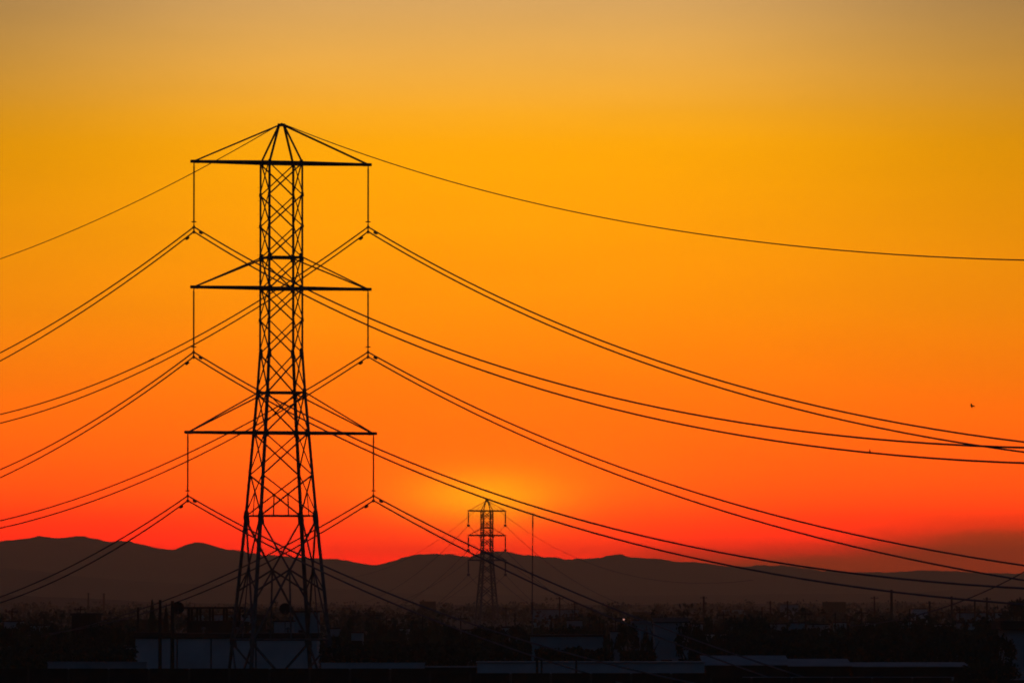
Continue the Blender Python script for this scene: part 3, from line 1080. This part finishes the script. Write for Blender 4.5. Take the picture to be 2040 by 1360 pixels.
def dish(u, v, Y, R, zroof, label):
    c = P(u, v, Y)
    o = thing('satellite_dish', (c.x, c.y, zroof), label, 'satellite dish')
    zc = c.z - zroof
    vs, fs = [], []
    n, mrings = 20, 4
    tilt = Matrix.Rotation(math.radians(100), 4, 'X') @ Matrix.Rotation(math.radians(0), 4, 'Z')
    for side, off in ((0, 0.0), (1, 0.03)):
        for j in range(mrings + 1):
            r = R * j / mrings
            z = 0.35 * R * (r / R) ** 2 + off
            for k in range(n):
                a = 2 * math.pi * k / n
                vs.append(Vector((0, 0, zc)) + (tilt @ Vector((r * math.cos(a), r * math.sin(a), z - .12))))
    K = (mrings + 1) * n
    for s in (0, 1):
        for j in range(mrings):
            for k in range(n):
                q = (s * K + j * n + k, s * K + j * n + (k + 1) % n, s * K + (j + 1) * n + (k + 1) % n, s * K + (j + 1) * n + k)
                fs.append(q if s else q[::-1])
    for k in range(n):
        fs.append((mrings * n + k, mrings * n + (k + 1) % n, K + mrings * n + (k + 1) % n, K + mrings * n + k))
    MB().add(vs, fs).build('reflector', DARK, o)
    MB().tube([(0, 0.1, 0), (0, 0.1, zc - 0.1), (0, 0.02, zc)], 0.035, 6).build('post', STEEL, o)
    MB().tube([(0, -0.05, zc - R * .9), (0, -R * 1.0, zc - 0.1)], 0.02, 5).build('feed_arm', STEEL, o)
    MB().box(-0.06, 0.06, -R * 1.12, -R * .95, zc - .16, zc - .04).build('receiver', DARK, o)


roof_z = Z(1271, 545) + 0.42
dish(355, 1210, 549, 0.50, roof_z, 'round dark satellite dish beside the two poles, over the white building')
dish(568, 1211.5, 549, 0.47, roof_z, 'round dark satellite dish seen between the legs of the large pylon')


def lamp(u, v, Y, r, col, strength, label, group=None):
    c = P(u, v, Y)
    o = thing('street_lamp', (c.x, c.y, 0), label, 'street lamp', group)
    MB().tube([(0, 0.0, 0), (0, 0, c.z - 0.1), (0, -0.25, c.z + 0.16)], [0.08, 0.06, 0.05], 7).build('post', STEEL, o)
    MB().tube([(0, -0.15, c.z + 0.16), (0, -0.7, c.z + 0.14)], [0.1, 0.06], 6).build('lamp_head', STEEL, o)
    MB().lathe([(r * .3, -r), (r * .85, -r * .5), (r, 0), (r * .8, r * .55), (r * .3, r * .8)], 10, (0, -0.45, c.z)).build('bulb', glow_mat('lamp_glow', col, strength), o)


lamp(1242.5, 1233, 640, 0.09, (1.0, 0.45, 0.35), 0.55, 'small lit street lamp glowing pink over the dark trees')
lamp(1340, 1231, 640, 0.10, (1.0, 0.45, 0.4), 0.12, 'dim reddish street lamp over the tall grey block')
lamp(1420, 1299, 518, 0.06, (0.8, 0.85, 1.0), 0.8, 'tiny white lamp low beside the pillar of the kiosk')

# drooping service cable at the right, from a pole outside the view to one in the trees
pa, pb = P(1690, 1246, 560), P(2085, 1112, 560)
pole('utility_pole', 2085, 1108, 560, 0.16, 'pole beyond the right edge that holds the drooping cable', 'pole', cross=1)
pole('utility_pole', 1690, 1244, 560, 0.12, 'short pole in the trees that holds the drooping cable', 'pole', cross=0)
lw = thing('service_cable', pa, 'thin drooping cable rising to the right edge over the plain', 'cable')
pts = []
for k in range(41):
    t = k / 40
    p = pa.lerp(pb, t)
    p.z -= 1.15 * 4 * t * (1 - t)
    pts.append(p - pa)
MB().tube(pts, 0.05, 5).build('wire', CABLE, lw)


# ------------------------------------------------------------------ vegetation
def leaf_quad(mb, c, size, rr):
    a = Vector((rr.gauss(0, 1), rr.gauss(0, 1), rr.gauss(0, 1))).normalized()
    b = a.orthogonal().normalized()
    b = (Matrix.Rotation(rr.uniform(0, 6.28), 3, a) @ b)
    c2 = a.cross(b)
    s, t = size * rr.uniform(0.6, 1.3), size * rr.uniform(0.35, 0.7)
    mb.add([c - b * s, c + c2 * t, c + b * s, c - c2 * t], [(0, 1, 2, 3)])


def crown_mesh(seed, kind):
    rr = random.Random(seed)
    mb = MB()
    if kind == 'round':
        for k in range(22):
            th, ph = rr.uniform(0, 6.28), math.acos(rr.uniform(-0.75, 1))
            q = rr.uniform(0.5, 1.0) ** 0.6
            c = Vector((math.sin(ph) * math.cos(th) * 0.40 * q, math.sin(ph) * math.sin(th) * 0.40 * q, 0.62 + math.cos(ph) * 0.27 * q))
            R = rr.uniform(0.09, 0.17)
            for j in range(64):
                d = Vector((rr.gauss(0, 1), rr.gauss(0, 1), rr.gauss(0, 1))).normalized() * R * rr.uniform(0.4, 1.08)
                d.z *= 0.8
                leaf_quad(mb, c + d, 0.033, rr)
    elif kind == 'column':
        for j in range(1400):
            z = rr.uniform(0.06, 1.0)
            R = 0.5 * min(1, (1 - z) * 3.2 + 0.12) * min(1, z * 6 + 0.3)
            an = rr.uniform(0, 6.28)
            q = R * rr.uniform(0.5, 1.0) * (1 + 0.18 * math.sin(an * 3 + z * 9))
            leaf_quad(mb, Vector((q * math.cos(an), q * math.sin(an), z)), 0.05, rr)
    elif kind == 'loose':
        for k in range(16):
            th = rr.uniform(0, 6.28)
            q = rr.uniform(0.1, 0.45)
            c = Vector((q * math.cos(th), q * math.sin(th), rr.uniform(0.45, 0.92)))
            R = rr.uniform(0.06, 0.12)
            for j in range(52):
                d = Vector((rr.gauss(0, 1), rr.gauss(0, 1), rr.gauss(0, 1))).normalized() * R * rr.uniform(0.3, 1.15)
                leaf_quad(mb, c + d, 0.035, rr)
    return mb


def trunk_mesh(seed, kind):
    rr = random.Random(seed + 50)
    mb = MB()
    if kind == 'column':
        mb.tube([(0, 0, 0), (0, 0, 0.5), (0, 0, 0.9)], [0.09, 0.06, 0.02], 7)
        return mb
    pts = [(0, 0, 0), (rr.uniform(-.02, .02), rr.uniform(-.02, .02), 0.22), (rr.uniform(-.04, .04), rr.uniform(-.04, .04), 0.5)]
    mb.tube(pts, [0.05, 0.036, 0.024], 7)
    for k in range(6):
        an = k * 1.05 + rr.uniform(-.3, .3)
        z0 = rr.uniform(0.22, 0.5)
        e = Vector((math.cos(an) * rr.uniform(.2, .36), math.sin(an) * rr.uniform(.2, .36), rr.uniform(0.55, 0.85)))
        s = Vector((0, 0, z0))
        mb.tube([s, s.lerp(e, 0.5) + Vector((0, 0, -0.03)), e], [0.02, 0.013, 0.006], 5)
    return mb


CR = {}
for kind, n in (('round', 5), ('column', 2), ('loose', 3)):
    CR[kind] = [(crown_mesh(100 + i + len(kind) * 7, kind).mesh('crown', LEAF if i % 2 else LEAF2), trunk_mesh(i + len(kind) * 7, kind).mesh('trunk', BARK))
                for i in range(n)]
tree_n = 0


def tree(u, vtop, Y, w, kind, label, group=None, name='tree', var=None):
    global tree_n
    tree_n += 1
    h = Z(vtop, Y)
    cm, tm = CR[kind][(var if var is not None else tree_n) % len(CR[kind])]
    o = thing(name, (X(u, Y), Y, 0), label, 'tree', group, rz=rnd.uniform(0, 6.28))
    sc = (w, w, h * (1.0 if kind == 'column' else 1.06))
    share('crown', cm, o, sc=sc)
    share('trunk', tm, o, sc=(h * .8, h * .8, h))
    return o


tree(303, 1197, 590, 0.75, 'column', 'narrow dark cypress left of the two poles, over the white building', name='cypress')
tree(331, 1205, 600, 0.55, 'column', 'thin dark cypress standing between the two poles', name='cypress')
tree(1187, 1236, 640, 0.5, 'column', 'left stub of three thin upright trees behind the long bluish building', name='cypress')
tree(1194, 1233, 640, 0.5, 'column', 'middle stub of three thin upright trees behind the long bluish building', name='cypress')
tree(1202, 1235, 640, 0.5, 'column', 'right stub of three thin upright trees behind the long bluish building', name='cypress')
tree(1320, 1218, 620, 2.2, 'loose', 'dark pointed tree behind the roof of the tall grey block')
tree(690, 1237, 640, 2.6, 'loose', 'small ragged tree just right of the large pylon')
tree(875, 1234, 690, 3.6, 'round', 'large rounded dark tree left of the far pylon')
tree(760, 1238, 700, 1.9, 'round', 'small round tree between the large pylon and the far pylon')
tree(1990, 1256, 440, 3.2, 'round', 'tall black tree before the pale house at the right edge')
tree(1978, 1300, 425, 4.0, 'round', 'black bush low before the pale house at the right edge')
tree(2025, 1189, 900, 5.0, 'round', 'tall dim tree behind the black roof at the right edge')
tree(1212, 1262, 585, 1.2, 'round', 'dark tree in the gap between the long bluish building and the narrow house')
tree(1252, 1237, 600, 2.6, 'round', 'dark tree right under the lit street lamp')
tree(1390, 1250, 545, 2.0, 'round', 'dark tree between the tall grey block and the kiosk')
tree(1288, 1252, 555, 1.2, 'round', 'narrow dark tree against the left side of the tall grey block')
LEFT = [(12, 1243), (30, 1248), (48, 1233), (80, 1243), (98, 1241), (118, 1239), (180, 1230), (199, 1240), (222, 1248), (238, 1241), (255, 1256), (65, 1254),
        (135, 1256), (160, 1251), (208, 1259)]
for i, (u, v) in enumerate(sorted(LEFT)):
    tree(u, v, 560 + (i * 37) % 120, 2.6 + (i % 4) * 0.5, 'round', 'dark leafy tree, %s from the left edge in the black clump' % ORD[i], 'trees at the left')
MID = [(668, 1262), (706, 1252), (727, 1248), (742, 1253), (786, 1244), (806, 1250), (826, 1256), (846, 1247), (905, 1243), (926, 1250), (945, 1243), (962, 1246),
       (985, 1243), (1002, 1241), (1020, 1243), (1040, 1243), (1078, 1244), (1096, 1246), (1118, 1242), (1138, 1248), (1158, 1244), (1172, 1246), (776, 1262), (890, 1262),
       (938, 1265), (1012, 1262), (1046, 1262)]
for i, (u, v) in enumerate(sorted(MID)):
    tree(u, v, 610 + (i * 53) % 170, 2.4 + (i % 5) * 0.45, 'loose' if i % 5 == 2 else 'round', 'dark leafy tree, %s to the right of the large pylon in the middle belt' % ORD[i], 'trees in the middle')
RIGHT = [(1376, 1232), (1430, 1236), (1448, 1242), (1470, 1230), (1490, 1224), (1507, 1222), (1523, 1232), (1545, 1244), (1560, 1248), (1585, 1250), (1610, 1246),
         (1632, 1244), (1650, 1252), (1672, 1248), (1690, 1242), (1712, 1238), (1735, 1236), (1758, 1232), (1780, 1230), (1805, 1236), (1826, 1240), (1848, 1236),
         (1862, 1228), (1880, 1238), (1902, 1240), (1925, 1236), (1948, 1230), (1966, 1228), (1984, 1234)]
for i, (u, v) in enumerate(sorted(RIGHT)):
    tree(u, v, 530 + (i * 61) % 230, 2.8 + (i % 5) * 0.5, 'loose' if i % 6 == 1 else 'round', 'dark leafy tree, %s to the right of the tall grey block' % ORD[i], 'trees at the right')
# shrubs in front of the long bluish building and along the walls
def hedge(u0, u1, Y, spread, v0, v1, label, n, seed, sz=0.17):
    """a thick overgrown hedge: leaf faces through its whole volume, with an uneven top"""
    rr = random.Random(seed)
    x0, x1 = X(u0, Y), X(u1, Y)
    o = thing('hedge', ((x0 + x1) / 2, Y, 0), label, 'hedge')
    cx = (x0 + x1) / 2
    mb = MB()
    for k in range(n):
        x = rr.uniform(x0, x1)
        y = rr.uniform(-spread, spread)
        v = v0 + (v1 - v0) * (0.5 + 0.9 * noise.fractal(Vector((x * 0.35, y * 0.2, seed)), 0.8, 2.0, 4))
        h = Z(v, Y)
        leaf_quad(mb, Vector((x - cx, y, h * rr.random() ** 0.6)), sz, rr)
    mb.build('foliage', LEAF2, o)
    st = MB()
    for k in range(int((x1 - x0) / 1.5)):
        x = x0 + 0.7 + k * 1.5 - cx
        st.tube([(x, 0, 0), (x + rr.uniform(-.2, .2), 0, 1.2)], [0.06, 0.03], 5)
    st.build('stems', BARK, o)


hedge(0, 268, 500, 5, 1284, 1300, 'black overgrown hedge under the trees at the left, above the pale wall', 9000, 1)
hedge(640, 1058, 500, 5, 1276, 1292, 'long black hedge behind the low white wall, right of the large pylon', 14000, 2)
hedge(1066, 1208, 520, 2, 1286, 1300, 'dark hedge before the long bluish building', 4500, 3)
hedge(1374, 2000, 505, 6, 1262, 1282, 'long black hedge behind the long dark shed at the right', 22000, 4)
hedge(1236, 1306, 530, 2, 1292, 1303, 'short black hedge left of the tall grey block', 2400, 5)

# distant woods and hedges over the plain: one mass that nobody could count
mb = MB()
rr = random.Random(5)
for k in range(2300):
    Y = 760 * (5.5 ** rr.random())
    xh = 0.0756 * Y * 1.5 + 60
    x_ = rr.uniform(-xh, xh)
    h = rr.uniform(2.2, 5.2) * (1.25 if Y > 2500 else 1.0)
    if Y < 1710 and abs(x_ - X(970, Y)) < 8:
        continue
    if rr.random() < 0.05:
        h *= 1.3
    w = rr.uniform(1.6, 4.5) * (1 + Y / 4000)
    for j in range(26):
        d = Vector((rr.gauss(0, .45) * w, rr.gauss(0, .45) * w, 0))
        zz = h * (0.12 + 0.88 * rr.random() ** 0.8)
        leaf_quad(mb, Vector((x_, Y, 0)) + d * (1.15 - 0.6 * zz / h) + Vector((0, 0, zz)), 0.42 * (1 + Y / 3500), rr)
tag(mb.build('far_woods', LEAF2), 'dim woods and hedges covering the hazy plain below the mountains', 'woods', kind='stuff')

# small far houses on the plain
us_ = sorted((30 + (i * 0.618034 % 1.0) * 1990, i) for i in range(12))
for i in range(12):
    Y = 900 + (i * 173) % 1500
    u = us_[i][0]
    if 930 < u < 1010:
        u += 90
    w = rnd.uniform(7, 13)
    x0 = X(u, Y)
    u1 = u + w * F / Y
    block('far_house', u, u1, 0, Y, 7, (POSTC, CONCRETE_D, TEAL)[i % 3], 'small flat roofed far house on the plain, %s from the left edge' % ORD[i], 'house', roof=DARK, group='far houses on the plain',
          over=0.15, rh=0.2, z_top=rnd.uniform(2.8, 4.6), wins=((0.25, 1.1, 1.0, 1.0), (0.72, 1.1, 1.0, 1.0)), door=(0.5, 0.9, 2.1))


# ------------------------------------------------------------------ birds
def bird(u, v, Y, heading, flying, label):
    c = P(u, v, Y)
    o = thing('bird', c, label, 'bird', rz=heading)
    body = MB()
    body.tube([(-0.16, 0, -0.03), (-0.09, 0, -0.01), (0, 0, 0.0), (0.08, 0, 0.03), (0.12, 0, 0.05), (0.16, 0, 0.055), (0.2, 0, 0.05)],
              [0.012, 0.035, 0.055, 0.04, 0.038, 0.03, 0.004], 8)
    s = 1.0
    body.add([(-0.15, -0.015, -0.03), (-0.15, 0.015, -0.03), (-0.28, 0.04, -0.05), (-0.28, -0.04, -0.05),
              (-0.15, -0.015, -0.04), (-0.15, 0.015, -0.04), (-0.28, 0.04, -0.055), (-0.28, -0.04, -0.055)],
             [(0, 1, 2, 3), (7, 6, 5, 4), (0, 4, 5, 1), (2, 6, 7, 3), (1, 5, 6, 2), (3, 7, 4, 0)])
    body.build('body', FEATHER, o, True)
    for sd in (-1, 1):
        w = MB()
        if flying:
            rows = [((0.07, sd * .03, .03), (-0.06, sd * .03, .02)), ((0.09, sd * .13, .12), (-0.05, sd * .13, .10)),
                    ((0.05, sd * .23, .17), (-0.05, sd * .22, .15)), ((-0.03, sd * .33, .18), (-0.06, sd * .33, .17))]
        else:
            rows = [((0.07, sd * .045, .02), (0.04, sd * .045, -.03)), ((-0.05, sd * .055, .01), (-0.05, sd * .055, -.03)),
                    ((-0.14, sd * .03, -.01), (-0.14, sd * .03, -.03)), ((-0.22, sd * .01, -.035), (-0.22, sd * .01, -.04))]
        vs = []
        for a, b in rows:
            vs += [a, b, (a[0], a[1], a[2] - .012), (b[0], b[1], b[2] - .012)]
        fs = []
        for k in range(3):
            i, j = k * 4, (k + 1) * 4
            fs += [(i, j, j + 1, i + 1), (i + 3, j + 3, j + 2, i + 2), (i, i + 2, j + 2, j), (i + 1, j + 1, j + 3, i + 3)]
        w.add(vs, fs).build('wing', FEATHER, o)
    return o


bird(1935, 809, 380, 2.1, True, 'small dark bird flying in the orange sky at the right').scale = (0.8, 0.8, 0.8)
bpy.data.objects['bird'].rotation_euler = (0.5, -0.75, 2.3)
p0, fr, fl = fits['Al']
s, z = plane_point(p0, DR, 1733, 905)
q = p0 + DR * s + Vector((0, 0, fr[0] * s + fr[1] * s * s))
b = bird(1733, 900, 390, 1.2, False, 'small dark bird perched on a wire at the right')
b.location = q + Vector((0, 0, 0.10))
b.rotation_euler = (0, -0.9, 1.9)
b.scale = (0.62, 0.62, 0.62)

# ------------------------------------------------------------------ the hazy air
hb = MB().box(-7200, 7200, -320, 16200, -1.5, HAZE_TOP)
hz = hb.build('haze', DARK)
hz.data.materials.clear()
hm_ = bpy.data.materials.new('hazy_air')
hm_.use_nodes = True
t = hm_.node_tree
t.nodes.clear()
pv = t.nodes.new('ShaderNodeVolumePrincipled')
pv.inputs['Color'].default_value = (0.98, 0.85, 0.60, 1)
pv.inputs['Density'].default_value = HAZE_DENSITY
pv.inputs['Anisotropy'].default_value = 0.63
out = t.nodes.new('ShaderNodeOutputMaterial')
t.links.new(pv.outputs[0], out.inputs['Volume'])
hz.data.materials.append(hm_)
tag(hz, 'warm haze lying over the plain before the mountains', 'haze', kind='stuff')
